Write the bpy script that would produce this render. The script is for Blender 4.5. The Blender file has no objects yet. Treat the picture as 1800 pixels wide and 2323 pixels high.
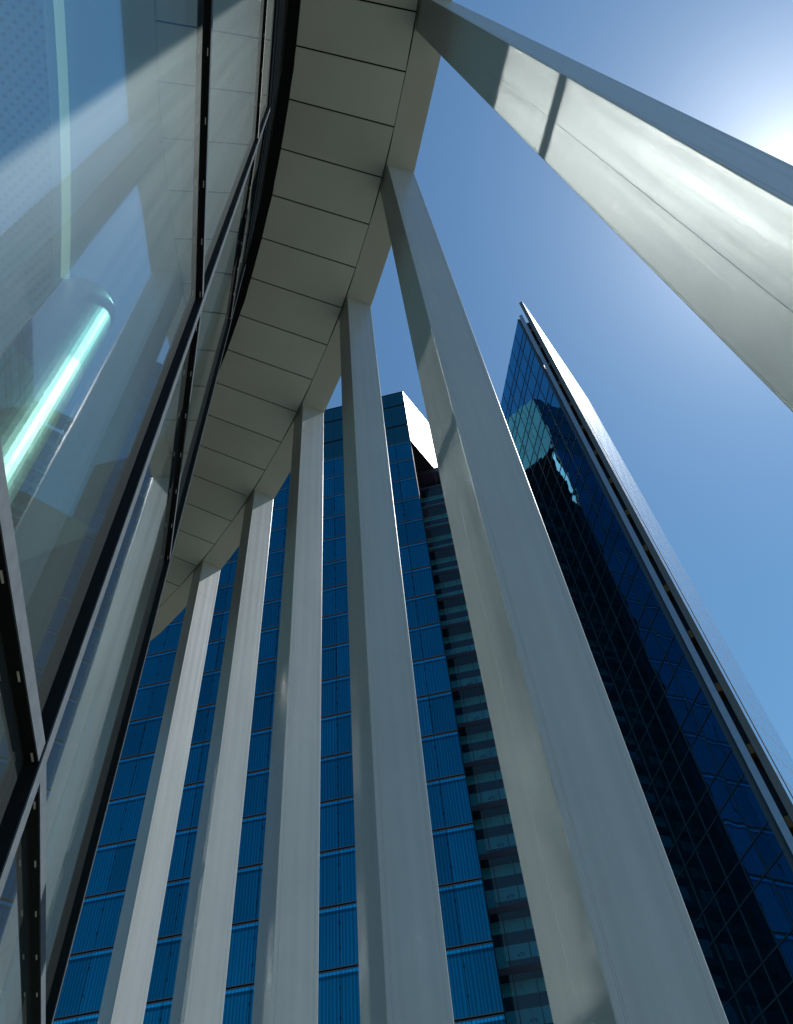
import bpy, math, random
from mathutils import Vector, Matrix
random.seed(7)
R = math.radians
C = bpy.context.scene.collection
sc = bpy.context.scene

# ------------------------------------------------------------------ camera
CAMZ = 1.6
cam_data = bpy.data.cameras.new('camera')
cam = bpy.data.objects.new('camera', cam_data); C.objects.link(cam)
F = 1705.0                                     # focal length in pixels of an 1800 px wide frame
cam_data.sensor_fit = 'HORIZONTAL'; cam_data.sensor_width = 36.0
cam_data.lens = 36.0 * F / 1800.0
cam_data.clip_start = 0.02; cam_data.clip_end = 5000
_z = Vector((745 - 900, 134 + 1161.5, -F)).normalized()      # world up seen from the camera
_y = Vector((0, 0, -1)); _y = (_y - _z * _y.dot(_z)).normalized()
_x = _y.cross(_z)
CAMROT = Matrix((_x, _y, _z))
cam.matrix_world = Matrix.Translation((0, 0, CAMZ)) @ CAMROT.to_4x4()
sc.camera = cam

# ------------------------------------------------------------------ light
SUN_AZ, SUN_EL = 28.5, 57.1                    # azimuth from +X towards +Y
sd = Vector((math.cos(R(SUN_AZ)) * math.cos(R(SUN_EL)), math.sin(R(SUN_AZ)) * math.cos(R(SUN_EL)), math.sin(R(SUN_EL))))
w = bpy.data.worlds.new('World'); sc.world = w; w.use_nodes = True
nt = w.node_tree; nt.nodes.clear()
sky = nt.nodes.new('ShaderNodeTexSky'); sky.sky_type = 'NISHITA'; sky.sun_disc = False
sky.sun_elevation = R(SUN_EL); sky.sun_rotation = R(90 - SUN_AZ)
sky.air_density = 1.5; sky.dust_density = 0.12; sky.ozone_density = 8.0; sky.altitude = 0
bg = nt.nodes.new('ShaderNodeBackground'); bg.inputs[1].default_value = 0.068
wo = nt.nodes.new('ShaderNodeOutputWorld')
# hazy aureole round the sun, part of the sky itself
geo = nt.nodes.new('ShaderNodeNewGeometry'); dt = nt.nodes.new('ShaderNodeVectorMath'); dt.operation = 'DOT_PRODUCT'
dt.inputs[1].default_value = -sd; nt.links.new(geo.outputs['Incoming'], dt.inputs[0])
mxx = nt.nodes.new('ShaderNodeMath'); mxx.operation = 'MAXIMUM'; mxx.inputs[1].default_value = 0.0; nt.links.new(dt.outputs['Value'], mxx.inputs[0])
acc = None
for pw, amp in ((30, 0.13), (130, 0.34), (900, 0.5)):
    p1 = nt.nodes.new('ShaderNodeMath'); p1.operation = 'POWER'; p1.inputs[1].default_value = pw; nt.links.new(mxx.outputs[0], p1.inputs[0])
    p2 = nt.nodes.new('ShaderNodeMath'); p2.operation = 'MULTIPLY_ADD'; p2.inputs[1].default_value = amp; p2.inputs[2].default_value = 0.0
    nt.links.new(p1.outputs[0], p2.inputs[0])
    if acc: nt.links.new(acc.outputs[0], p2.inputs[2])
    acc = p2
bg2 = nt.nodes.new('ShaderNodeBackground'); bg2.inputs[0].default_value = (0.95, 0.96, 1.0, 1); nt.links.new(acc.outputs[0], bg2.inputs[1])
add = nt.nodes.new('ShaderNodeAddShader')
tn = nt.nodes.new('ShaderNodeMix'); tn.data_type = 'RGBA'; tn.blend_type = 'MULTIPLY'; tn.inputs['Factor'].default_value = 1.0
tn.inputs['B'].default_value = (0.80, 1.0, 0.97, 1); nt.links.new(sky.outputs[0], tn.inputs['A'])
nt.links.new(tn.outputs['Result'], bg.inputs[0]); nt.links.new(bg.outputs[0], add.inputs[0]); nt.links.new(bg2.outputs[0], add.inputs[1]); nt.links.new(add.outputs[0], wo.inputs[0])
sun = bpy.data.lights.new('sun', 'SUN'); sun.energy = 4.3; sun.angle = R(0.53); sun.color = (1.0, 0.965, 0.91)
so = bpy.data.objects.new('sun', sun); C.objects.link(so)
so.rotation_euler = sd.to_track_quat('Z', 'Y').to_euler()
sc.view_settings.view_transform = 'Standard'; sc.view_settings.look = 'None'
sc.view_settings.gamma = 1.0; sc.view_settings.exposure = 0.6
sc.render.engine = 'CYCLES'
cy = sc.cycles
cy.use_denoising = True; cy.max_bounces = 12; cy.glossy_bounces = 6; cy.transparent_max_bounces = 16
cy.diffuse_bounces = 4; cy.caustics_reflective = True; cy.blur_glossy = 0.0; cy.sample_clamp_indirect = 0.0; cy.sample_clamp_direct = 6.0
# the glass wall throws the sun back on to the columns: path guiding finds that light
cy.use_guiding = True; cy.use_surface_guiding = True; cy.use_volume_guiding = False

# ------------------------------------------------------------------ helpers
def project(p):
    v = CAMROT.transposed() @ (Vector(p) - Vector((0, 0, CAMZ)))
    if v.z > -0.05: return None
    return (900 + F * v.x / -v.z, 1161.5 - F * v.y / -v.z)

def tag(o, label=None, cat=None, group=None, kind=None):
    if label: o['label'] = label
    if cat: o['category'] = cat
    if group: o['group'] = group
    if kind: o['kind'] = kind
    return o

def empty(name, loc, label, cat, group=None):
    o = bpy.data.objects.new(name, None); C.objects.link(o); o.location = loc
    o.empty_display_size = 0.5
    return tag(o, label, cat, group)

class MB:
    """collects faces (world space) for one mesh"""
    def __init__(s): s.v = []; s.f = []; s.uv = []
    def face(s, pts, uv=None):
        b = len(s.v); s.v += [tuple(p) for p in pts]; s.f.append(tuple(range(b, b + len(pts))))
        s.uv += list(uv) if uv else [(0, 0)] * len(pts)
    def prism(s, poly, z0, z1):
        """poly: plan points counter clockwise"""
        a = sum(poly[i][0] * poly[(i + 1) % len(poly)][1] - poly[(i + 1) % len(poly)][0] * poly[i][1] for i in range(len(poly)))
        if a < 0: poly = poly[::-1]
        n = len(poly)
        s.face([(x, y, z1) for x, y in poly]); s.face([(x, y, z0) for x, y in poly[::-1]])
        for i in range(n):
            (x0, y0), (x1, y1) = poly[i], poly[(i + 1) % n]
            s.face([(x0, y0, z0), (x1, y1, z0), (x1, y1, z1), (x0, y0, z1)])
        return s
    def seg(s, A, B, d0, d1, z0, z1):
        """wall-like box from plan A to B, from offset d0 to d1 to the right-hand side of A->B"""
        A = Vector(A); B = Vector(B); t = (B - A).normalized(); n = Vector((t.y, -t.x))
        return s.prism([tuple(A + n * d0), tuple(B + n * d0), tuple(B + n * d1), tuple(A + n * d1)], z0, z1)
    def build(s, name, mat, parent=None, mat2=None, smooth=False):
        me = bpy.data.meshes.new(name)
        inv = parent.matrix_world.inverted() if parent else Matrix.Identity(4)
        me.from_pydata([tuple(inv @ Vector(v)) for v in s.v], [], s.f)
        uv = me.uv_layers.new(name='UVMap')
        for i, q in enumerate(s.uv): uv.data[i].uv = q
        me.materials.append(mat)
        o = bpy.data.objects.new(name, me); C.objects.link(o)
        if parent: o.parent = parent
        if smooth:
            for p in me.polygons: p.use_smooth = True
        return o

def mw(parent):                                # matrices of freshly made empties
    bpy.context.view_layer.update(); return parent

def pane_area(q):
    pp = [project(p) for p in q]
    if any(p is None for p in pp): return 0
    a = 0
    cx = sum(p[0] for p in pp) / len(pp); cy_ = sum(p[1] for p in pp) / len(pp)
    if not (0 < cx < 1800 and 0 < cy_ < 2323): return 0
    for i in range(len(pp)):
        x0, y0 = pp[i]; x1, y1 = pp[(i + 1) % len(pp)]; a += x0 * y1 - x1 * y0
    return abs(a) / 2

def panes(name, quads, mat, parent, uvs=None, hidden=lambda q: False):
    """quads as single parts; past 100 the largest in the picture stay single"""
    order = sorted(range(len(quads)), key=lambda i: -pane_area(quads[i]) if not hidden(quads[i]) else 0)
    single = order[:100] if len(order) > 100 else order
    for i in single:
        m = MB(); m.face(quads[i], uvs[i] if uvs else None); m.build(name, mat, parent)
    rest = order[100:]
    if rest:
        m = MB()
        for i in rest: m.face(quads[i], uvs[i] if uvs else None)
        o = m.build(name + '_field', mat, parent); o['kind'] = 'stuff'

# ------------------------------------------------------------------ materials
def mat(name):
    m = bpy.data.materials.new(name); m.use_nodes = True
    m.node_tree.nodes.clear()
    return m, m.node_tree.nodes, m.node_tree.links

def principled(name, col, rough=0.5, metal=0.0, var=0.06, scale=3.0, bump=0.0, bscale=300.0, spec=0.5, coat=0.0, rvar=0.0, orand=0.0):
    m, N, L = mat(name)
    o = N.new('ShaderNodeOutputMaterial'); p = N.new('ShaderNodeBsdfPrincipled'); L.new(p.outputs[0], o.inputs[0])
    p.inputs['Roughness'].default_value = rough; p.inputs['Metallic'].default_value = metal
    p.inputs['Specular IOR Level'].default_value = spec; p.inputs['Coat Weight'].default_value = coat
    p.inputs['Coat Roughness'].default_value = 0.12
    tc = N.new('ShaderNodeTexCoord')
    n = N.new('ShaderNodeTexNoise'); n.inputs['Scale'].default_value = scale; n.inputs['Detail'].default_value = 6
    L.new(tc.outputs['Object'], n.inputs['Vector'])
    r = N.new('ShaderNodeMapRange'); r.inputs[1].default_value = 0.3; r.inputs[2].default_value = 0.7
    r.inputs[3].default_value = 1 - var; r.inputs[4].default_value = 1 + var
    L.new(n.outputs[0], r.inputs[0])
    mx = N.new('ShaderNodeVectorMath'); mx.operation = 'SCALE'; mx.inputs[0].default_value = col[:3]
    src = r.outputs[0]
    if orand:
        oi = N.new('ShaderNodeObjectInfo'); ro = N.new('ShaderNodeMapRange'); ro.inputs[3].default_value = 1 - orand; ro.inputs[4].default_value = 1 + orand
        L.new(oi.outputs['Random'], ro.inputs[0])
        mo = N.new('ShaderNodeMath'); mo.operation = 'MULTIPLY'; L.new(src, mo.inputs[0]); L.new(ro.outputs[0], mo.inputs[1]); src = mo.outputs[0]
    L.new(src, mx.inputs['Scale']); L.new(mx.outputs[0], p.inputs['Base Color'])
    if rvar:
        rr = N.new('ShaderNodeMapRange'); rr.inputs[1].default_value = 0.3; rr.inputs[2].default_value = 0.7
        rr.inputs[3].default_value = rough - rvar; rr.inputs[4].default_value = rough + rvar
        L.new(n.outputs[0], rr.inputs[0]); L.new(rr.outputs[0], p.inputs['Roughness'])
    if bump:
        b = N.new('ShaderNodeBump'); b.inputs['Strength'].default_value = bump; b.inputs['Distance'].default_value = 0.002
        n2 = N.new('ShaderNodeTexNoise'); n2.inputs['Scale'].default_value = bscale; n2.inputs['Detail'].default_value = 3
        L.new(tc.outputs['Object'], n2.inputs['Vector']); L.new(n2.outputs[0], b.inputs['Height'])
        L.new(b.outputs[0], p.inputs['Normal'])
    return m

def schlick(N, L, f0, normal=None):
    lw = N.new('ShaderNodeLayerWeight'); lw.inputs[0].default_value = 0.5
    if normal is not None: L.new(normal, lw.inputs['Normal'])
    pw = N.new('ShaderNodeMath'); pw.operation = 'POWER'; pw.inputs[1].default_value = 5.0; L.new(lw.outputs['Facing'], pw.inputs[0])
    ma = N.new('ShaderNodeMath'); ma.operation = 'MULTIPLY_ADD'; ma.use_clamp = True
    ma.inputs[1].default_value = 1 - f0; ma.inputs[2].default_value = f0; L.new(pw.outputs[0], ma.inputs[0])
    return ma, lw

def clear_glass(name, tint=(0.66, 0.84, 0.82), ior=2.25, dust=0.085, wave=0.02, frit=False):
    """coated sheet: sky and colonnade mirrored, the room behind seen through, a film of dust on it"""
    m, N, L = mat(name)
    o = N.new('ShaderNodeOutputMaterial')
    tr = N.new('ShaderNodeBsdfTransparent'); tr.inputs[0].default_value = (*tint, 1)
    df = N.new('ShaderNodeBsdfDiffuse')
    gl = N.new('ShaderNodeBsdfGlossy'); gl.inputs['Roughness'].default_value = 0.022; gl.inputs[0].default_value = (0.78, 0.86, 0.87, 1)
    fr, lw = schlick(N, L, ((ior - 1) / (ior + 1)) ** 2)
    m1 = N.new('ShaderNodeMixShader'); m2 = N.new('ShaderNodeMixShader')
    L.new(fr.outputs[0], m2.inputs[0]); hz = N.new('ShaderNodeBsdfGlossy'); hz.inputs['Roughness'].default_value = 0.5; hz.inputs[0].default_value = (0.80, 0.92, 0.93, 1)
    md = N.new('ShaderNodeMixShader'); md.inputs[0].default_value = 0.40   # the film scatters mostly forwards
    L.new(df.outputs[0], md.inputs[1]); L.new(hz.outputs[0], md.inputs[2])
    L.new(tr.outputs[0], m1.inputs[1]); L.new(md.outputs[0], m1.inputs[2])
    L.new(m1.outputs[0], m2.inputs[1]); L.new(gl.outputs[0], m2.inputs[2]); L.new(m2.outputs[0], o.inputs[0])
    tc = N.new('ShaderNodeTexCoord')
    # dust with vertical washing streaks
    mp = N.new('ShaderNodeMapping'); mp.inputs['Scale'].default_value = (22, 22, 0.5)
    n = N.new('ShaderNodeTexNoise'); n.inputs['Scale'].default_value = 1.0; n.inputs['Detail'].default_value = 5
    L.new(tc.outputs['Object'], mp.inputs[0]); L.new(mp.outputs[0], n.inputs['Vector'])
    r = N.new('ShaderNodeMapRange'); r.inputs[1].default_value = 0.3; r.inputs[2].default_value = 0.75
    r.inputs[3].default_value = dust * 0.88; r.inputs[4].default_value = dust * 1.15
    L.new(n.outputs[0], r.inputs[0])
    vf = N.new('ShaderNodeMath'); vf.operation = 'MULTIPLY_ADD'; vf.inputs[1].default_value = 0.7; vf.inputs[2].default_value = 0.65; L.new(lw.outputs['Facing'], vf.inputs[0])
    vm = N.new('ShaderNodeMath'); vm.operation = 'MULTIPLY'; vm.use_clamp = True; L.new(vf.outputs[0], vm.inputs[0]); L.new(r.outputs[0], vm.inputs[1]); L.new(vm.outputs[0], m1.inputs[0])
    df.inputs[0].default_value = (0.70, 0.85, 0.86, 1)
    if frit:                                   # printed dots, set on a diagonal grid
        mpf = N.new('ShaderNodeMapping'); mpf.inputs['Rotation'].default_value = (0, 0, R(30)); mpf.inputs['Scale'].default_value = (17, 17, 17)
        sn = N.new('ShaderNodeVectorMath'); sn.operation = 'FRACTION'
        sb = N.new('ShaderNodeVectorMath'); sb.operation = 'SUBTRACT'; sb.inputs[1].default_value = (0.5, 0.5, 0)
        ml = N.new('ShaderNodeVectorMath'); ml.operation = 'MULTIPLY'; ml.inputs[1].default_value = (1, 1, 0)
        le = N.new('ShaderNodeVectorMath'); le.operation = 'LENGTH'
        lt = N.new('ShaderNodeMath'); lt.operation = 'LESS_THAN'; lt.inputs[1].default_value = 0.23
        L.new(tc.outputs['Object'], mpf.inputs[0]); L.new(mpf.outputs[0], sn.inputs[0]); L.new(sn.outputs[0], sb.inputs[0])
        L.new(sb.outputs[0], ml.inputs[0]); L.new(ml.outputs[0], le.inputs[0]); L.new(le.outputs['Value'], lt.inputs[0])
        mc = N.new('ShaderNodeMix'); mc.data_type = 'RGBA'; mc.inputs['A'].default_value = (*tint, 1); mc.inputs['B'].default_value = (tint[0] * .62, tint[1] * .66, tint[2] * .7, 1)
        L.new(lt.outputs[0], mc.inputs['Factor']); L.new(mc.outputs['Result'], tr.inputs[0])
    if wave:
        b = N.new('ShaderNodeBump'); b.inputs['Strength'].default_value = wave; b.inputs['Distance'].default_value = 0.02
        mp2 = N.new('ShaderNodeMapping'); mp2.inputs['Scale'].default_value = (1.3, 1.3, 0.9)
        n2 = N.new('ShaderNodeTexNoise'); n2.inputs['Scale'].default_value = 1.6; n2.inputs['Detail'].default_value = 1.0
        L.new(tc.outputs['Object'], mp2.inputs[0]); L.new(mp2.outputs[0], n2.inputs['Vector']); L.new(n2.outputs[0], b.inputs['Height'])
        L.new(b.outputs[0], gl.inputs['Normal'])
    return m

def mirror_glass(name, base, tint, fac=0.4, rough=0.02, wave=0.0, wscale=0.5, stripes=None, band=None):
    """opaque tower glazing: dark tinted body under a mirror coat. stripes/band use the pane's own UV in metres"""
    m, N, L = mat(name)
    o = N.new('ShaderNodeOutputMaterial')
    df = N.new('ShaderNodeBsdfDiffuse'); df.inputs[0].default_value = (*base, 1)
    gl = N.new('ShaderNodeBsdfGlossy'); gl.inputs['Roughness'].default_value = rough; gl.inputs[0].default_value = (*tint, 1)
    mix = N.new('ShaderNodeMixShader')
    fr, lw = schlick(N, L, 0.05)
    ad = N.new('ShaderNodeMath'); ad.operation = 'ADD'; ad.use_clamp = True; ad.inputs[1].default_value = fac
    L.new(fr.outputs[0], ad.inputs[0])
    L.new(ad.outputs[0], mix.inputs[0]); L.new(df.outputs[0], mix.inputs[1]); L.new(gl.outputs[0], mix.inputs[2]); L.new(mix.outputs[0], o.inputs[0])
    tc = N.new('ShaderNodeTexCoord')
    mult = None
    if stripes:
        period, depth = stripes
        sp = N.new('ShaderNodeSeparateXYZ'); L.new(tc.outputs['UV'], sp.inputs[0])
        s1 = N.new('ShaderNodeMath'); s1.operation = 'MULTIPLY'; s1.inputs[1].default_value = 2 * math.pi / period
        L.new(sp.outputs[0], s1.inputs[0])
        # uneven curtain folds
        nz = N.new('ShaderNodeTexNoise'); nz.noise_dimensions = '1D'; nz.inputs['Scale'].default_value = 1.1; nz.inputs['Detail'].default_value = 2
        L.new(sp.outputs[0], nz.inputs['W'])
        s2 = N.new('ShaderNodeMath'); s2.operation = 'MULTIPLY_ADD'; s2.inputs[1].default_value = 5.0
        L.new(nz.outputs[0], s2.inputs[0]); L.new(s1.outputs[0], s2.inputs[2])
        s3 = N.new('ShaderNodeMath'); s3.operation = 'SINE'; L.new(s2.outputs[0], s3.inputs[0])
        r = N.new('ShaderNodeMapRange'); r.inputs[1].default_value = -1; r.inputs[2].default_value = 0.6
        r.inputs[3].default_value = 1 - depth; r.inputs[4].default_value = 1.0
        L.new(s3.outputs[0], r.inputs[0]); mult = r.outputs[0]
        if band:
            # v in metres below the floor joint: pale band, then a painted shadow line
            cr = N.new('ShaderNodeValToRGB'); cr.color_ramp.interpolation = 'LINEAR'
            e = cr.color_ramp.elements; e[0].position = 0; e[0].color = (band[0],) * 3 + (1,); e[1].position = 1; e[1].color = (1, 1, 1, 1)
            for pos, val in ((0.05, band[0]), (0.06, band[1]), (0.10, band[1] * 1.1), (0.125, 1.0)):
                q = cr.color_ramp.elements.new(pos); q.color = (val, val, val, 1)
            d4 = N.new('ShaderNodeMath'); d4.operation = 'DIVIDE'; d4.inputs[1].default_value = 4.0
            L.new(sp.outputs[1], d4.inputs[0]); L.new(d4.outputs[0], cr.inputs[0])
            bw = N.new('ShaderNodeMath'); bw.operation = 'MULTIPLY'
            L.new(cr.outputs[0], bw.inputs[0]); L.new(mult, bw.inputs[1]); mult = bw.outputs[0]
    n0 = N.new('ShaderNodeTexNoise'); n0.inputs['Scale'].default_value = 0.35; n0.inputs['Detail'].default_value = 3
    L.new(tc.outputs['Object'], n0.inputs['Vector'])
    r0 = N.new('ShaderNodeMapRange'); r0.inputs[1].default_value = 0.3; r0.inputs[2].default_value = 0.7; r0.inputs[3].default_value = 0.8; r0.inputs[4].default_value = 1.2
    L.new(n0.outputs[0], r0.inputs[0])
    tot = r0.outputs[0]
    if stripes:
        np_ = N.new('ShaderNodeTexNoise'); np_.noise_dimensions = '1D'; np_.inputs['Scale'].default_value = 0.12; np_.inputs['Detail'].default_value = 0
        L.new(sp.outputs[0], np_.inputs['W'])
        rp = N.new('ShaderNodeMapRange'); rp.inputs[1].default_value = 0.25; rp.inputs[2].default_value = 0.75; rp.inputs[3].default_value = 0.84; rp.inputs[4].default_value = 1.16
        L.new(np_.outputs[0], rp.inputs[0])
        mq = N.new('ShaderNodeMath'); mq.operation = 'MULTIPLY'; L.new(rp.outputs[0], mq.inputs[0]); L.new(mult, mq.inputs[1]); mult = mq.outputs[0]
    if mult:
        mm = N.new('ShaderNodeMath'); mm.operation = 'MULTIPLY'; L.new(tot, mm.inputs[0]); L.new(mult, mm.inputs[1]); tot = mm.outputs[0]
    vb = N.new('ShaderNodeVectorMath'); vb.operation = 'SCALE'; vb.inputs[0].default_value = base; L.new(tot, vb.inputs['Scale']); L.new(vb.outputs[0], df.inputs[0])
    if mult:
        vt = N.new('ShaderNodeVectorMath'); vt.operation = 'SCALE'; vt.inputs[0].default_value = tint; L.new(mult, vt.inputs['Scale']); L.new(vt.outputs[0], gl.inputs[0])
    if wave:
        b = N.new('ShaderNodeBump'); b.inputs['Strength'].default_value = wave; b.inputs['Distance'].default_value = 0.05
        n2 = N.new('ShaderNodeTexNoise'); n2.inputs['Scale'].default_value = wscale; n2.inputs['Detail'].default_value = 1.5
        L.new(tc.outputs['Object'], n2.inputs['Vector']); L.new(n2.outputs[0], b.inputs['Height']); L.new(b.outputs[0], gl.inputs['Normal'])
    return m

def column_paint():
    """satin white paint, orange peel, long vertical roller marks; a faint rubbed sheen"""
    m, N, L = mat('column_paint')
    o = N.new('ShaderNodeOutputMaterial'); p = N.new('ShaderNodeBsdfPrincipled'); L.new(p.outputs[0], o.inputs[0])
    tc = N.new('ShaderNodeTexCoord')
    mp = N.new('ShaderNodeMapping'); mp.inputs['Scale'].default_value = (14, 14, 0.25)
    n = N.new('ShaderNodeTexNoise'); n.inputs['Scale'].default_value = 1; n.inputs['Detail'].default_value = 5
    L.new(tc.outputs['Object'], mp.inputs[0]); L.new(mp.outputs[0], n.inputs['Vector'])
    nb = N.new('ShaderNodeTexNoise'); nb.inputs['Scale'].default_value = 1.3; nb.inputs['Detail'].default_value = 8; nb.inputs['Roughness'].default_value = 0.7
    L.new(tc.outputs['Object'], nb.inputs['Vector'])
    a = N.new('ShaderNodeMath'); a.operation = 'ADD'; L.new(n.outputs[0], a.inputs[0]); L.new(nb.outputs[0], a.inputs[1])
    r = N.new('ShaderNodeMapRange'); r.inputs[1].default_value = 0.7; r.inputs[2].default_value = 1.3; r.inputs[3].default_value = 0.90; r.inputs[4].default_value = 1.06
    L.new(a.outputs[0], r.inputs[0])
    v = N.new('ShaderNodeVectorMath'); v.operation = 'SCALE'; v.inputs[0].default_value = (0.53, 0.555, 0.55)
    L.new(r.outputs[0], v.inputs['Scale']); L.new(v.outputs[0], p.inputs['Base Color'])
    rr = N.new('ShaderNodeMapRange'); rr.inputs[1].default_value = 0.3; rr.inputs[2].default_value = 0.7; rr.inputs[3].default_value = 0.30; rr.inputs[4].default_value = 0.42
    L.new(n.outputs[0], rr.inputs[0]); L.new(rr.outputs[0], p.inputs['Roughness'])
    b = N.new('ShaderNodeBump'); b.inputs['Strength'].default_value = 0.45; b.inputs['Distance'].default_value = 0.0006
    n2 = N.new('ShaderNodeTexNoise'); n2.inputs['Scale'].default_value = 130; n2.inputs['Detail'].default_value = 4
    L.new(tc.outputs['Object'], n2.inputs['Vector'])
    mps = N.new('ShaderNodeMapping'); mps.inputs['Scale'].default_value = (55, 55, 0.7)
    ns = N.new('ShaderNodeTexNoise'); ns.inputs['Scale'].default_value = 1; ns.inputs['Detail'].default_value = 2
    L.new(tc.outputs['Object'], mps.inputs[0]); L.new(mps.outputs[0], ns.inputs['Vector'])
    hs = N.new('ShaderNodeMath'); hs.operation = 'MULTIPLY_ADD'; hs.inputs[1].default_value = 0.8
    L.new(ns.outputs[0], hs.inputs[0]); L.new(n2.outputs[0], hs.inputs[2])
    L.new(hs.outputs[0], b.inputs['Height']); L.new(b.outputs[0], p.inputs['Normal'])
    return m

M = {}
M['column'] = column_paint()
M['soffit'] = principled('soffit_panel_paint', (0.63, 0.66, 0.59), 0.5, var=0.05, scale=0.9, orand=0.05)
M['edge'] = principled('edge_panel_paint', (0.60, 0.62, 0.54), 0.5, var=0.05, scale=0.9, orand=0.04)
M['backing'] = principled('joint_shadow_board', (0.02, 0.02, 0.018), 0.8)
M['black'] = principled('black_gasket', (0.007, 0.008, 0.009), 0.6, var=0.2, scale=20, spec=0.12)
M['alu'] = principled('mullion_aluminium', (0.10, 0.12, 0.14), 0.75, metal=0.0, var=0.12, scale=30, bump=0.2, bscale=200, spec=0.0)
M['clip'] = principled('clip_plastic', (0.6, 0.56, 0.5), 0.5)
M['glass'] = clear_glass('facade_glass', (0.60, 0.77, 0.73), 2.5, 0.052, 0.02)
M['glass_in'] = clear_glass('facade_glass_inner_face', (0.84, 0.96, 0.94), 1.25, 0.01, 0.0)
M['roof_glass'] = clear_glass('roof_glass', (0.80, 0.90, 0.92), 1.5, 0.02, 0.0)
M['frit_glass'] = clear_glass('fritted_roof_glass', (0.78, 0.88, 0.90), 1.5, 0.03, 0.0, True)
M['dark'] = principled('dark_void', (0.02, 0.022, 0.024), 0.8)
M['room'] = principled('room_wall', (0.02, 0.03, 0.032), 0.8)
M['int_col'] = principled('interior_column_enamel', (0.58, 0.60, 0.585), 0.46, metal=0.8, var=0.08, scale=6, bump=0.15, bscale=60, rvar=0.05)
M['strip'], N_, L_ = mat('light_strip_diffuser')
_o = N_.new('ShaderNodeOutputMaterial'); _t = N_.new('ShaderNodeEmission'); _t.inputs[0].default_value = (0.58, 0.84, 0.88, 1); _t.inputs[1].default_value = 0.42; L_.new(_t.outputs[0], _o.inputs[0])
M['ground'] = principled('paving_stone', (0.069, 0.072, 0.060), 0.8, var=0.2, scale=0.8)
M['steel'] = principled('pale_steel', (0.25, 0.34, 0.45), 0.4, metal=0.4)
M['ledge'] = principled('ledge_bronze', (0.13, 0.12, 0.135), 0.5)
M['tower_pane'] = mirror_glass('blind_pane', (0.003, 0.044, 0.098), (0.02, 0.48, 0.78), 0.30, 0.03, wave=0.05, wscale=0.3, stripes=(0.24, 0.42), band=(2.2, 0.5))
M['tower_top'] = mirror_glass('crown_pane', (0.006, 0.028, 0.042), (0.06, 0.34, 0.44), 0.24, 0.03, wave=0.03, wscale=0.3)
M['tower_side'] = principled('crown_side_panel', (0.30, 0.40, 0.34), 0.27, var=0.06, scale=0.5, spec=1.0)
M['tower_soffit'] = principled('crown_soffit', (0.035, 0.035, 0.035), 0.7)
M['recess_glass'] = clear_glass('recess_glass', (0.34, 0.76, 0.86), 1.6, 0.01, 0.0)
M['recess_wall'] = principled('recess_wall_panel', (0.36, 0.55, 0.60), 0.8, var=0.15, scale=0.5)
M['blind'] = principled('roller_blind', (0.40, 0.62, 0.64), 0.8)
M['recess_slab'] = principled('slab_edge', (0.045, 0.035, 0.06), 0.5)
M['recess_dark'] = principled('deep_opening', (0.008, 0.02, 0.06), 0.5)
M['green_dark'] = principled('inner_column_paint', (0.05, 0.10, 0.04), 0.6)
M['number'] = principled('number_paint', (0.03, 0.05, 0.06), 0.6)
M['right_pane'] = mirror_glass('blue_mirror_pane', (0.003, 0.020, 0.036), (0.14, 0.49, 0.76), 0.42, 0.0, wave=0.24, wscale=0.45)
M['right_spandrel'] = mirror_glass('blue_spandrel_pane', (0.003, 0.020, 0.036), (0.12, 0.46, 0.74), 0.40, 0.0, wave=0.24, wscale=0.45)
M['grid'] = principled('tower_mullion', (0.02, 0.04, 0.06), 0.4)
M['recess_blue'] = principled('shadow_gap_panel', (0.05, 0.08, 0.13), 0.4, metal=0.4)
M['rust'] = principled('bracket_paint', (0.22, 0.13, 0.05), 0.6)
M['screen'] = mirror_glass('screen_pane', (0.20, 0.30, 0.36), (0.72, 0.86, 0.94), 0.28, 0.15)
M['screen_back'] = principled('screen_back', (0.10, 0.12, 0.13), 0.6)

# ------------------------------------------------------------------ ground
g = MB(); g.face([(-900, -900, 0), (900, -900, 0), (900, 900, 0), (-900, 900, 0)])
tag(g.build('ground', M['ground']), kind='structure')

# ------------------------------------------------------------------ the curved canopy building
K = 1.2                                        # metres per unit of the survey (soffit 10 units above the eye)
CX, CY = -16.009 * K, -4.031 * K
def P(az, r):                                  # plan point, az in degrees round the curve's centre, r in survey units
    return (CX + r * K * math.cos(R(az)), CY + r * K * math.sin(R(az)))
def ZZ(u): return CAMZ + u * K
SOF = ZZ(10.0)
COL0, DCOL = 15.69, 5.80                       # first column in the picture, step

# columns
def column_profile(s=0.408):
    h = s / 2; e = 0.005; pts = []
    def side(ax):                              # one side from -h to +h with two pairs of fine grooves
        xs = [(-h + e, 0)]
        for c in ((-h + 0.034, -h + 0.044, h - 0.044, h - 0.034) if ax % 2 else (-h + 0.012, -0.01)):
            xs += [(c - 0.0012, 0), (c, 0.0012), (c + 0.0012, 0)]
        xs += [(h - e, 0)]
        return xs
    for k in range(4):
        a = k * math.pi / 2; ca, sa = math.cos(a), math.sin(a)
        for t, d in side(k):
            x, y = h - d, t
            pts.append((x * ca - y * sa, x * sa + y * ca))
        x, y = h - e * 0.3, h - e * 0.3        # rounded arris
        pts.append((x * ca - y * sa, x * sa + y * ca))
    return pts
prof = column_profile()
Z_SEAM = SOF - 0.95
ords = ['white square column just beyond the right edge of the picture',
        'nearest white square column, crossing the upper right corner, inner face streaked with reflected sun',
        'wide white square column standing left of the diamond grid tower',
        'white square column just left of the bright tower crown',
        'white square column, fourth from the right, in front of the blue tower',
        'white square column, second nearest to the glass wall',
        'narrowest white square column, nearest to the glass wall']
proto = None
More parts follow.
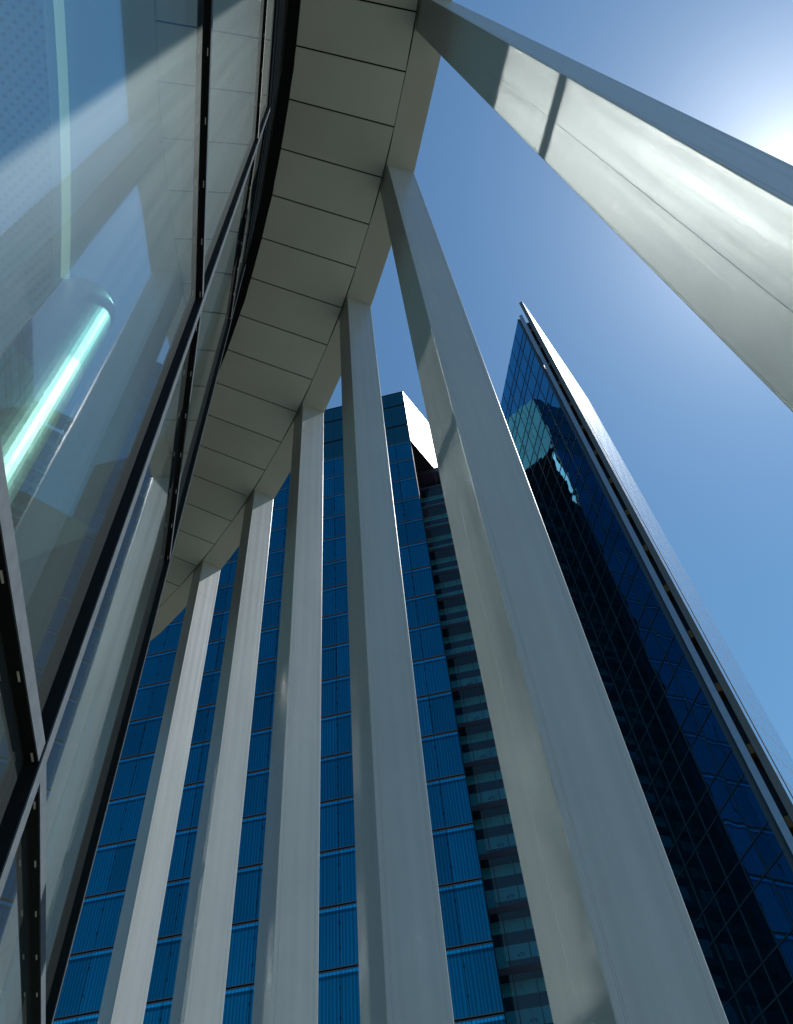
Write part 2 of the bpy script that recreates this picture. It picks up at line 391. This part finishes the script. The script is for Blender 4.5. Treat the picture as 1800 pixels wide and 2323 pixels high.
for i in range(0, 6):
    az = COL0 + DCOL * i
    x, y = P(az, 17.74)
    if proto is None:
        proto = empty('colonnade_column', (0, 0, 0), '', 'column')
        mw(proto)
        a = MB(); a.prism(prof, 0.0, Z_SEAM - 0.003); a.build('shaft', M['column'], proto)
        a = MB(); a.prism(prof, Z_SEAM, SOF + 0.004); a.build('top_sleeve', M['column'], proto)
        a = MB(); a.prism([(-.19, -.19), (.19, -.19), (.19, .19), (-.19, .19)], Z_SEAM - 0.003, Z_SEAM); a.build('seam', M['black'], proto)
        a = MB(); a.prism([(-.26, -.26), (.26, -.26), (.26, .26), (-.26, .26)], 0.004, 0.03); a.build('base_plate', M['alu'], proto)
        col = proto
    else:
        col = proto.copy(); C.objects.link(col)
        for ch in list(proto.children):
            c = ch.copy(); C.objects.link(c); c.parent = col
    col.location = (x, y, 0); col.rotation_euler = (0, 0, R(az))
    tag(col, ords[i + 1], 'column', 'white columns of the curved colonnade', 'thing')
mw(proto)

# canopy
can = empty('canopy', (*P(30, 17.0), SOF), 'curved overhanging canopy with pale soffit panels and a folded outer edge over the white columns', 'canopy')
mw(can)
def jdir(az): return az - max(0.0, az - 22.0) * 0.2
def joint(az):
    o = Vector(P(az, 17.542)); d = Vector((math.cos(R(jdir(az))), math.sin(R(jdir(az)))))
    # inner end on the wall circle
    c = Vector((CX, CY)); q = o - c; b = q.dot(d); cc = q.dot(q) - (16.275 * K) ** 2
    t = b - math.sqrt(b * b - cc)
    return o - d * t, o
g2 = 0.0105
jj = [COL0 + DCOL / 3 * k for k in range(-6, 24)]
for a0, a1 in zip(jj[:-1], jj[1:]):
    i0, o0 = joint(a0); i1, o1 = joint(a1)
    e0 = (o0 - i0).normalized(); e1 = (o1 - i1).normalized()
    n0 = Vector((-e0.y, e0.x)) * g2; n1 = Vector((-e1.y, e1.x)) * g2
    m = MB(); m.prism([tuple(i0 + n0), tuple(o0 + n0), tuple(o1 - n1), tuple(i1 - n1)], SOF, SOF + 0.03)
    m.build('soffit_panel', M['soffit'], can)
m = MB()
for a0, a1 in zip(jj[:-1], jj[1:]):
    m.prism([P(a0, 16.0), P(a0, 17.60), P(a1, 17.60), P(a1, 16.0)], SOF + 0.05, SOF + 0.9)
m.build('backing', M['backing'], can)
for k in range(-2, 7):
    a0 = COL0 + DCOL * k + 0.0; a1 = a0 + DCOL
    e = 0.004
    m = MB(); m.prism([P(a0 + e, 17.57), P(a0 + e, 17.925), P(a1 - e, 17.925), P(a1 - e, 17.57)], SOF + 0.001, SOF + 0.95)
    m.build('edge_panel', M['edge'], can)
m = MB()
for k in range(-6, 40):
    a0 = COL0 + k; m.prism([P(a0, 17.555), P(a0, 17.559), P(a0 + 1, 17.559), P(a0 + 1, 17.555)], SOF + 0.002, SOF + 0.03)
m.build('joint_bead', M['edge'], can)

def outer_only(o):
    for p in o.data.polygons:
        c = p.center
        w_ = c + Vector(o.parent.location)
        nrm = p.normal; rad = (Vector((w_.x, w_.y, 0)) - Vector((CX, CY, 0))).normalized()
        p.material_index = 0 if nrm.dot(rad) > 0.9 else 1
# glazed wall
FA0, DFA, RG = 13.5, 4.95, 16.152
wall = empty('glazed_building', (*P(25, 16.0), 0), 'curved glass curtain wall with black and grey mullions left of the white colonnade', 'building')
mw(wall)
rows = [(-1.333, 0.832), (0.832, 2.95), (2.95, 5.98), (5.98, 7.30)]
T = [0.832, 2.95, 5.98]
for k in range(-4, 7):
    a0 = FA0 + DFA * k; a1 = a0 + DFA
    A, B = P(a0, RG), P(a1, RG)                # A->B runs counter clockwise, right-hand side is outdoors
    for z0, z1 in rows:
        m = MB(); m.seg(A, B, -0.028, -0.004, ZZ(z0) + (0.05 if z0 == 5.98 else 0.008), ZZ(z1) - (0.05 if z1 == 5.98 else 0.008)); o = m.build('glass_pane', M['glass'], wall); o.data.materials.append(M['glass_in']); outer_only(o)
    for t in T:                                # transom: black sides, grey face
        hh = 0.052 if t == 5.98 else 0.024
        tr = MB(); tr.seg(A, B, -0.030, 0.020, ZZ(t) - hh, ZZ(t) + hh); o = tr.build('transom', M['black'], wall)
        m = MB(); m.seg(A, B, 0.0205, 0.0235, ZZ(t) - 0.023, ZZ(t) + 0.023)
        c = m.build('face_cap', M['alu'], None); c.parent = o; c.matrix_parent_inverse = Matrix.Identity(4)
        for v in c.data.vertices: v.co = wall.matrix_world.inverted() @ v.co
        if -1 <= k <= 1:                       # pale setting blocks under the cap
            Av, Bv = Vector(A), Vector(B); ln = (Bv - Av).length; tt = (Bv - Av).normalized()
            d = 0.12
            while d < ln - 0.05:
                m = MB(); m.seg(Av + tt * d, Av + tt * (d + 0.028), 0.011, 0.0145, ZZ(t) - hh - 0.0025, ZZ(t) - hh - 0.0002)
                c = m.build('setting_block', M['clip'], wall); c.parent = o
                d += 0.25
    # mullion at A
    c0 = Vector(A); rad = (Vector(A) - Vector((CX, CY))).normalized(); tg = Vector((-rad.y, rad.x))
    def bx(d0, d1, hw, z0, z1):
        return [tuple(c0 + rad * d0 - tg * hw), tuple(c0 + rad * d1 - tg * hw), tuple(c0 + rad * d1 + tg * hw), tuple(c0 + rad * d0 + tg * hw)], z0, z1
    mu = MB(); mu.prism(*bx(-0.030, 0.024, 0.024, 0, ZZ(7.3))); mo = mu.build('mullion', M['black'], wall)
    m = MB(); m.prism(*bx(0.0245, 0.0275, 0.023, 0, ZZ(7.3)))
    c = m.build('face_cap', M['alu'], wall); c.parent = mo
    # black head above the glass, up to the soffit
    m = MB(); m.seg(A, B, -0.06, 0.012, ZZ(7.30), SOF + 0.02); m.build('head_panel', M['black'], wall)
    m = MB(); m.seg(P(a0, RG + .012), P(a1, RG + .012), 0.0, 0.138, SOF - 0.10, SOF + 0.03); m.build('head_trim', M['black'], wall)
    for zz in (7.6, 8.44, 9.3):
        m = MB(); m.seg(A, B, 0.0125, 0.02, ZZ(zz), ZZ(zz) + 0.02); m.build('head_rail', M['alu'] if zz == 8.44 else M['black'], wall)
# room behind
ZC = CAMZ + 5.95
def ring(r0, r1, a0, a1, n): 
    out = []
    for i in range(n):
        b0 = a0 + (a1 - a0) * i / n; b1 = a0 + (a1 - a0) * (i + 1) / n
        out.append([P(b0, r0), P(b0, r1), P(b1, r1), P(b1, r0)])
    return out
m = MB()
for q in ring(15.03, 16.05, -6, 48, 24): m.prism(q, ZC + .10, ZC + .12)
m.build('roof_pane', M['roof_glass'], wall)
m = MB()
for q in ring(9, 15.02, -6, 48, 24): m.prism(q, ZC + .10, ZC + .12)
m.build('fritted_roof_pane', M['frit_glass'], wall)
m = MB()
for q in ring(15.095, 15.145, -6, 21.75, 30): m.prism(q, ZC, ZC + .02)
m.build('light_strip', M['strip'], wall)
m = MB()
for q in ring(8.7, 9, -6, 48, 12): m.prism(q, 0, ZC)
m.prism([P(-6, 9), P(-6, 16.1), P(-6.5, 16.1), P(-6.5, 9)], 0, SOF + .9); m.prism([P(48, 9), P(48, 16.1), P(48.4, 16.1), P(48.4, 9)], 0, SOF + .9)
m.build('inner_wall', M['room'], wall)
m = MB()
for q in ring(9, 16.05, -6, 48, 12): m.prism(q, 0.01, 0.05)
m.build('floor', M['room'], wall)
m = MB(); n = 48; cxy = (-2.30, 2.13); rr = 0.247
m.prism([(cxy[0] + rr * math.cos(2 * math.pi * i / n), cxy[1] + rr * math.sin(2 * math.pi * i / n)) for i in range(n)], 0.05, ZC - 0.001)
o = m.build('interior_column', M['int_col'], wall, smooth=False)
for p in o.data.polygons: p.use_smooth = len(p.vertices) == 4

# ------------------------------------------------------------------ blue tower
def seg_pts(A, az, t): return (A[0] + t * math.cos(R(az)), A[1] + t * math.sin(R(az)))
bt = empty('blue_tower', (0, 60, 0), 'tall blue glass office tower with curtained floors and bright overhanging crown behind the columns', 'tower')
mw(bt)
D = 51.0
B0 = (D * math.cos(R(86.85)), D * math.sin(R(86.85)))
slopes = [1.8461, 1.776, 1.6719, 1.5882, 1.5095]
s = 1.5095
while s > 0: s -= 0.0785; slopes.append(s)
lev = [CAMZ + D * q for q in slopes]
lev = [z for z in lev if z > 0.5] + [0.0]
AF = 172.4; WID = 46.0; NP = 23; PW = 2.0
qt, qtu, qs, qsu = [], [], [], []
for i in range(len(lev) - 1):
    z1, z0 = lev[i], lev[i + 1]
    for j in range(NP):
        a = seg_pts(B0, AF, j * PW + 0.02); b = seg_pts(B0, AF, (j + 1) * PW - 0.02)
        zt = z1 - 0.09; zb = z0 + 0.09
        q = [(b[0], b[1], zb), (a[0], a[1], zb), (a[0], a[1], zt), (b[0], b[1], zt)]
        h = zt - zb
        ju = random.random() * 400
        u = [(ju + PW, h), (ju, h), (ju, 0), (ju + PW, 0)]
        if i < 3: qt.append(q); qtu.append(u)
        else: qs.append(q); qsu.append(u)
n_out = Vector((math.cos(R(AF + 90)), math.sin(R(AF + 90)))) # towards the camera
panes('blind_pane', qs, M['tower_pane'], bt, qsu)
panes('crown_pane', qt, M['tower_top'], bt, qtu)
Bl = seg_pts(B0, AF, WID)
for i, z in enumerate(lev[:-1]):
    m = MB()
    if i >= 3:
        m.seg(Bl, B0, -0.25, -0.03, z - 0.30, z + 0.30)
        o = m.build('floor_joint', M['black'], bt)
        for zz in (z + 0.055, z - 0.105):
            r_ = MB(); r_.seg(Bl, B0, -0.02, 0.035, zz, zz + 0.05); c = r_.build('ledge', M['ledge'], bt); c.parent = o
    else:
        m.seg(Bl, B0, -0.15, 0.04, z - 0.20, z - 0.05); m.build('floor_joint', M['black'], bt)
# core behind the panes
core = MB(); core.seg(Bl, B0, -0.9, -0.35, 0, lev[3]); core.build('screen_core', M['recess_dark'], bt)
vj = MB()
for j in range(NP + 1):
    a = seg_pts(B0, AF, j * PW)
    t = Vector((math.cos(R(AF)), math.sin(R(AF))))
    vj.seg(seg_pts(a, AF, 0.03), seg_pts(a, AF, -0.03) if j else a, -0.10, -0.005, 0, lev[0] - 0.1)
vj.build('vertical_joint', M['black'], bt)
# glass fittings, small dark pairs along each vertical joint
fit = []
for i in range(3, len(lev) - 1):
    for j in range(1, NP):
        for fz in (0.30, 0.72):
            fit.append((j * PW, lev[i] - fz * (lev[i] - lev[i + 1])))
fit.sort(key=lambda q: -(pane_area([(*seg_pts(B0, AF, q[0] - .3), q[1] - .3), (*seg_pts(B0, AF, q[0] + .3), q[1] - .3), (*seg_pts(B0, AF, q[0] + .3), q[1] + .3), (*seg_pts(B0, AF, q[0] - .3), q[1] + .3)])))
def fitting(mb, t, z):
    for dz in (0.0, 0.12):
        mb.seg(seg_pts(B0, AF, t + 0.07), seg_pts(B0, AF, t - 0.07), 0.002, 0.03, z + dz, z + dz + 0.03)
for t, z in fit[:100]:
    m = MB(); fitting(m, t, z); m.build('glass_fitting', M['black'], bt)
m = MB()
for t, z in fit[100:]: fitting(m, t, z)
o = m.build('glass_fitting_field', M['black'], bt); o['kind'] = 'stuff'
# crown: side face and soffit
AS = 59.6; SL = 12.0
B1 = seg_pts(B0, AS, SL); Bl1 = seg_pts(Bl, AS, SL)
zcb = lev[3]                                   # underside of the crown
e = Vector((math.cos(R(AS)), math.sin(R(AS))))
m = MB()
m.prism([seg_pts(B0, AS, 0.05), B1, Bl1, seg_pts(Bl, AS, 0.05)], zcb + 0.02, lev[0] - 0.25); m.build('crown_body', M['dark'], bt)
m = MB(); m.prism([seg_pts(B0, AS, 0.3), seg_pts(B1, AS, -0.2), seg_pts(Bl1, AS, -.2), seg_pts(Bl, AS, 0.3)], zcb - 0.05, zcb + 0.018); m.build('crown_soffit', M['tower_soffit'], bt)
for k in range(6):
    for r_ in range(4):
        z0 = zcb + (lev[0] - zcb) / 4 * r_ + 0.03; z1 = zcb + (lev[0] - zcb) / 4 * (r_ + 1) - 0.03
        a = seg_pts(B0, AS, k * 2 + .02); b = seg_pts(B0, AS, k * 2 + 1.98)
        m = MB(); m.seg(a, b, 0.0, 0.06, z0, z1); m.build('crown_side_panel', M['tower_side'], bt)
# set-back block below and beside the crown
dback = 5.35
RB = seg_pts(B0, AS, dback)                    # where the set-back facade meets the crown's side
RR = seg_pts(RB, AF, -9.0); RL = seg_pts(RB, AF, 44.0)
ztop = zcb - 0.06
rl = [ztop - 0.5]
zz = lev[5]
rl = [q for q in lev[4:]]
rl = [ztop] + [q + 0.0 for q in rl]
blk = MB(); blk.prism([seg_pts(RR, 82.4, 3.2), seg_pts(RL, 82.4, 3.2), seg_pts(RL, 82.4, 24), seg_pts(RR, 82.4, 24)], 0, ztop - 0.4); blk.build('block', M['recess_dark'], bt)
par = MB(); par.seg(RL, RR, -1.6, 0.05, ztop - 0.9, ztop); par.build('parapet', M['recess_slab'], bt)
for dz in (0.15, 0.45, 0.75):
    m = MB(); m.seg(seg_pts(RB, AF, -0.2), RR, 0.06, 0.16, ztop - dz - .08, ztop - dz); m.build('parapet_rail', M['steel'], bt)
RN = 16; RW = 53.0 / RN
nums = ['620', '621', '622', '623', '624', '625', '626', '627', '628', '629', '630', '631', '632', '633', '634', '635']
rq = []
for i in range(1, len(rl) - 1):
    z1, z0 = rl[i], rl[i + 1]
    if z1 > ztop - 1: continue
    m = MB(); m.seg(RL, RR, -3.0, 0.03, z1 - 0.22, z1 + 0.22); slab = m.build('slab_edge', M['recess_slab'], bt)
    h = z1 - z0
    # inner wall 1.3 m behind the outer skin, only where it shows beside the screen
    A = seg_pts(RR, 82.4, 1.3); Bq = seg_pts(seg_pts(RB, AF, 9.0), 82.4, 1.3)
    m = MB(); m.seg(Bq, A, -0.2, 0.0, z0 + 0.23, z1 - 0.23); iw = m.build('inner_wall', M['recess_wall'], bt)
    def iwp(t_): return seg_pts(seg_pts(RB, AF, t_), 82.4, 1.3)
    def panel(name, t0, t1, za, zb, mt, d=0.05):
        m_ = MB(); m_.seg(iwp(t1), iwp(t0), 0.003, d, za, zb); return m_.build(name, mt, bt)
    panel('roller_blind', -8.9, -2.35, z1 - 1.08, z1 - 0.24, M['blind']); panel('roller_blind', -2.25, 1.0, z1 - 1.08, z1 - 0.24, M['blind'])
    panel('blind_slat', 1.1, 3.9, z1 - 0.62, z1 - 0.24, M['recess_wall'], 0.06); panel('blind_slat', 1.1, 3.9, z1 - 1.08, z1 - 0.84, M['blind'], 0.06)
    for t0 in (-8.4, -4.6, -0.5):
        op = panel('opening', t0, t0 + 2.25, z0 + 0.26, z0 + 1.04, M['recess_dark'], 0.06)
        for q0 in (0.72, 1.5):
            c = panel('opening_mullion', t0 + q0, t0 + q0 + 0.05, z0 + 0.26, z0 + 1.04, M['recess_blue'], 0.09); c.parent = op
        panel('lintel', t0 - 0.1, t0 + 2.35, z0 + 1.05, z0 + 1.13, M['recess_wall'], 0.16)
    panel('inner_column', 2.75, 3.35, z0 + 0.23, z1 - 0.23, M['green_dark'], 0.35)
    tc_ = bpy.data.curves.new('level_number', 'FONT'); tc_.body = str(661 + i); tc_.size = 0.36; tc_.align_x = 'CENTER'; tc_.extrude = 0.01
    to = bpy.data.objects.new('level_number_text', tc_); C.objects.link(to)
    bpy.context.view_layer.update()
    me = bpy.data.meshes.new_from_object(to.evaluated_get(bpy.context.evaluated_depsgraph_get()))
    bpy.data.objects.remove(to); bpy.data.curves.remove(tc_)
    no = bpy.data.objects.new('level_number', me); C.objects.link(no); me.materials.append(M['number'])
    px_, py_ = seg_pts(iwp(0.7), AF + 90, 0.02)
    no.matrix_world = Matrix.Translation((px_, py_, z0 + 1.27)) @ Matrix.Rotation(R(AF + 180), 4, 'Z') @ Matrix.Rotation(R(90), 4, 'X')
    no.parent = bt; no.matrix_parent_inverse = bt.matrix_world.inverted()
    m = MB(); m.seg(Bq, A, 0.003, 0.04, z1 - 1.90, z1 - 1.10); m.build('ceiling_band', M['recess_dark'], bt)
    for k in range(12):
        t0 = -9.0 + k * 1.5
        a = seg_pts(RB, AF, t0 + .02); b = seg_pts(RB, AF, t0 + 1.48)
        rq.append([(b[0], b[1], z0 + .23), (a[0], a[1], z0 + .23), (a[0], a[1], z1 - .23), (b[0], b[1], z1 - .23)])
panes('recess_pane', rq, M['recess_glass'], bt)
m = MB()
for k in range(13):
    a = seg_pts(RB, AF, -9.0 + k * 1.5 + 0.03); b = seg_pts(RB, AF, -9.0 + k * 1.5 - 0.03)
    m.seg(a, b, -0.06, 0.035, 0, ztop - 0.9)
m.build('recess_mullion', M['grid'], bt)

# ------------------------------------------------------------------ right tower
rt = empty('diamond_grid_tower', (20, 45, 0), 'dark blue mirror glass tower with diamond grid and projecting pale screen on the right', 'tower')
mw(rt)
HT = 77.0
C0 = (38.0 * math.cos(R(65.6)), 38.0 * math.sin(R(65.6)))
AL = 101.1; BW = 1.81; NB = 13
fl = [CAMZ + 38 * s_ for s_ in (2.0268, 1.947, 1.911)]
z = fl[2]
while z > 4.4:
    z -= 4.0
    fl += [z + 1.45, z]
edges = sorted(set([round(q, 3) for q in fl if q > 0] + [0.0]), reverse=True)
L1 = seg_pts(C0, AL, NB * BW)
qv, qp = [], []
for i in range(len(edges) - 1):
    z1, z0 = edges[i], edges[i + 1]
    for j in range(NB):
        a = seg_pts(C0, AL, 0.05 + j * BW); b = seg_pts(C0, AL, 0.05 + (j + 1) * BW)
        tl = random.uniform(-0.006, 0.006); tm = random.uniform(-0.004, 0.004)   # hand-set panes never lie quite flush
        nx, ny = math.cos(R(191.1)), math.sin(R(191.1))
        def pt(p, zz_, d): return (p[0] + nx * d, p[1] + ny * d, zz_)
        q = [pt(b, z0, -tl), pt(a, z0, -tm), pt(a, z1, tl), pt(b, z1, tm)]
        (qv if (z1 - z0) > 2 else qp).append(q)
panes('mirror_pane', qv, M['right_pane'], rt)
panes('spandrel_pane', qp, M['right_spandrel'], rt)
for zf in edges[1:-1]:
    m = MB(); m.seg(L1, C0, -0.02, 0.035, zf - 0.035, zf + 0.035)
    m.build('transom', M['grid'], rt)
for j in range(1, NB + 1):
    a = seg_pts(C0, AL, 0.05 + j * BW)
    m = MB(); m.seg(seg_pts(a, AL, 0.035), seg_pts(a, AL, -0.035), -0.02, 0.03, 0, edges[0]); m.build('mullion', M['grid'], rt)
AR = 58.6
def off(p, d, az=AR - 90): return seg_pts(p, az, d)
# body
m = MB(); m.prism([seg_pts(C0, AL, 0.3), seg_pts(seg_pts(C0, AR, 1.2), AL, .3), seg_pts(seg_pts(C0, AR, 15.5), AL, 1.5), seg_pts(L1, AR, 15), seg_pts(L1, 11.1, 0.4), seg_pts(seg_pts(C0, AL, .5), 11.1, .4)], 0, HT + CAMZ - 0.4)
m.build('body', M['recess_blue'], rt)
def bear(D_, b): return (D_ * math.cos(R(b)), D_ * math.sin(R(b)))
# corner: dark return, pale strip, shadow gap
m = MB(); m.prism([bear(38.0, 65.72), bear(38.1, 65.22), bear(38.7, 65.22), bear(38.6, 65.72)], 0, CAMZ + HT + 0.1); m.build('corner_return', M['grid'], rt)
m = MB(); m.prism([bear(37.9, 65.2), bear(37.9, 64.68), bear(38.7, 64.68), bear(38.7, 65.2)], 0, CAMZ + HT + 0.5); m.build('corner_strip', M['steel'], rt)
m = MB(); m.prism([bear(39.1, 64.8), bear(39.3, 63.4), bear(39.8, 63.4), bear(39.6, 64.8)], 0, CAMZ + HT + 0.5); m.build('shadow_gap', M['recess_blue'], rt)
for k in range(1, 20):
    zb = CAMZ + HT - k * 4.0 + 0.6
    if zb < 1: break
    m = MB(); m.prism([bear(38.3, 64.62), bear(38.3, 64.28), bear(39.0, 64.28), bear(39.0, 64.62)], zb, zb + 0.55); m.build('bracket', M['rust'], rt)
# projecting glass screen
T0 = bear(37.7, 63.66)
SH = CAMZ + 37.7 * 2.1224
SLN = 15.8
T1 = seg_pts(T0, AR, SLN)
m = MB(); m.prism([T0, T1, off(T1, -0.38), off(T0, -0.38)], 0, SH - 0.05); m.build('screen_frame', M['screen_back'], rt)
sq = []
NS = 12
for j in range(NS):
    z1 = SH - (j * 37 % 5) * 0.8 * (j > 0)
    if j and z1 < SH:
        a = off(seg_pts(T0, AR, SLN / NS * j + .14), 0.002); b = off(seg_pts(T0, AR, SLN / NS * (j + 1) - .14), 0.002)
        sq.append([(a[0], a[1], z1 + .10), (b[0], b[1], z1 + .10), (b[0], b[1], SH - .02), (a[0], a[1], SH - .02)])
    while z1 > 0.2:
        z0 = max(z1 - 4.0, 0)
        a = off(seg_pts(T0, AR, SLN / NS * j + .14), 0.002); b = off(seg_pts(T0, AR, SLN / NS * (j + 1) - .14), 0.002)
        sq.append([(a[0], a[1], z0 + .10), (b[0], b[1], z0 + .10), (b[0], b[1], z1 - .10), (a[0], a[1], z1 - .10)])
        z1 = z0
panes('screen_pane', sq, M['screen'], rt)
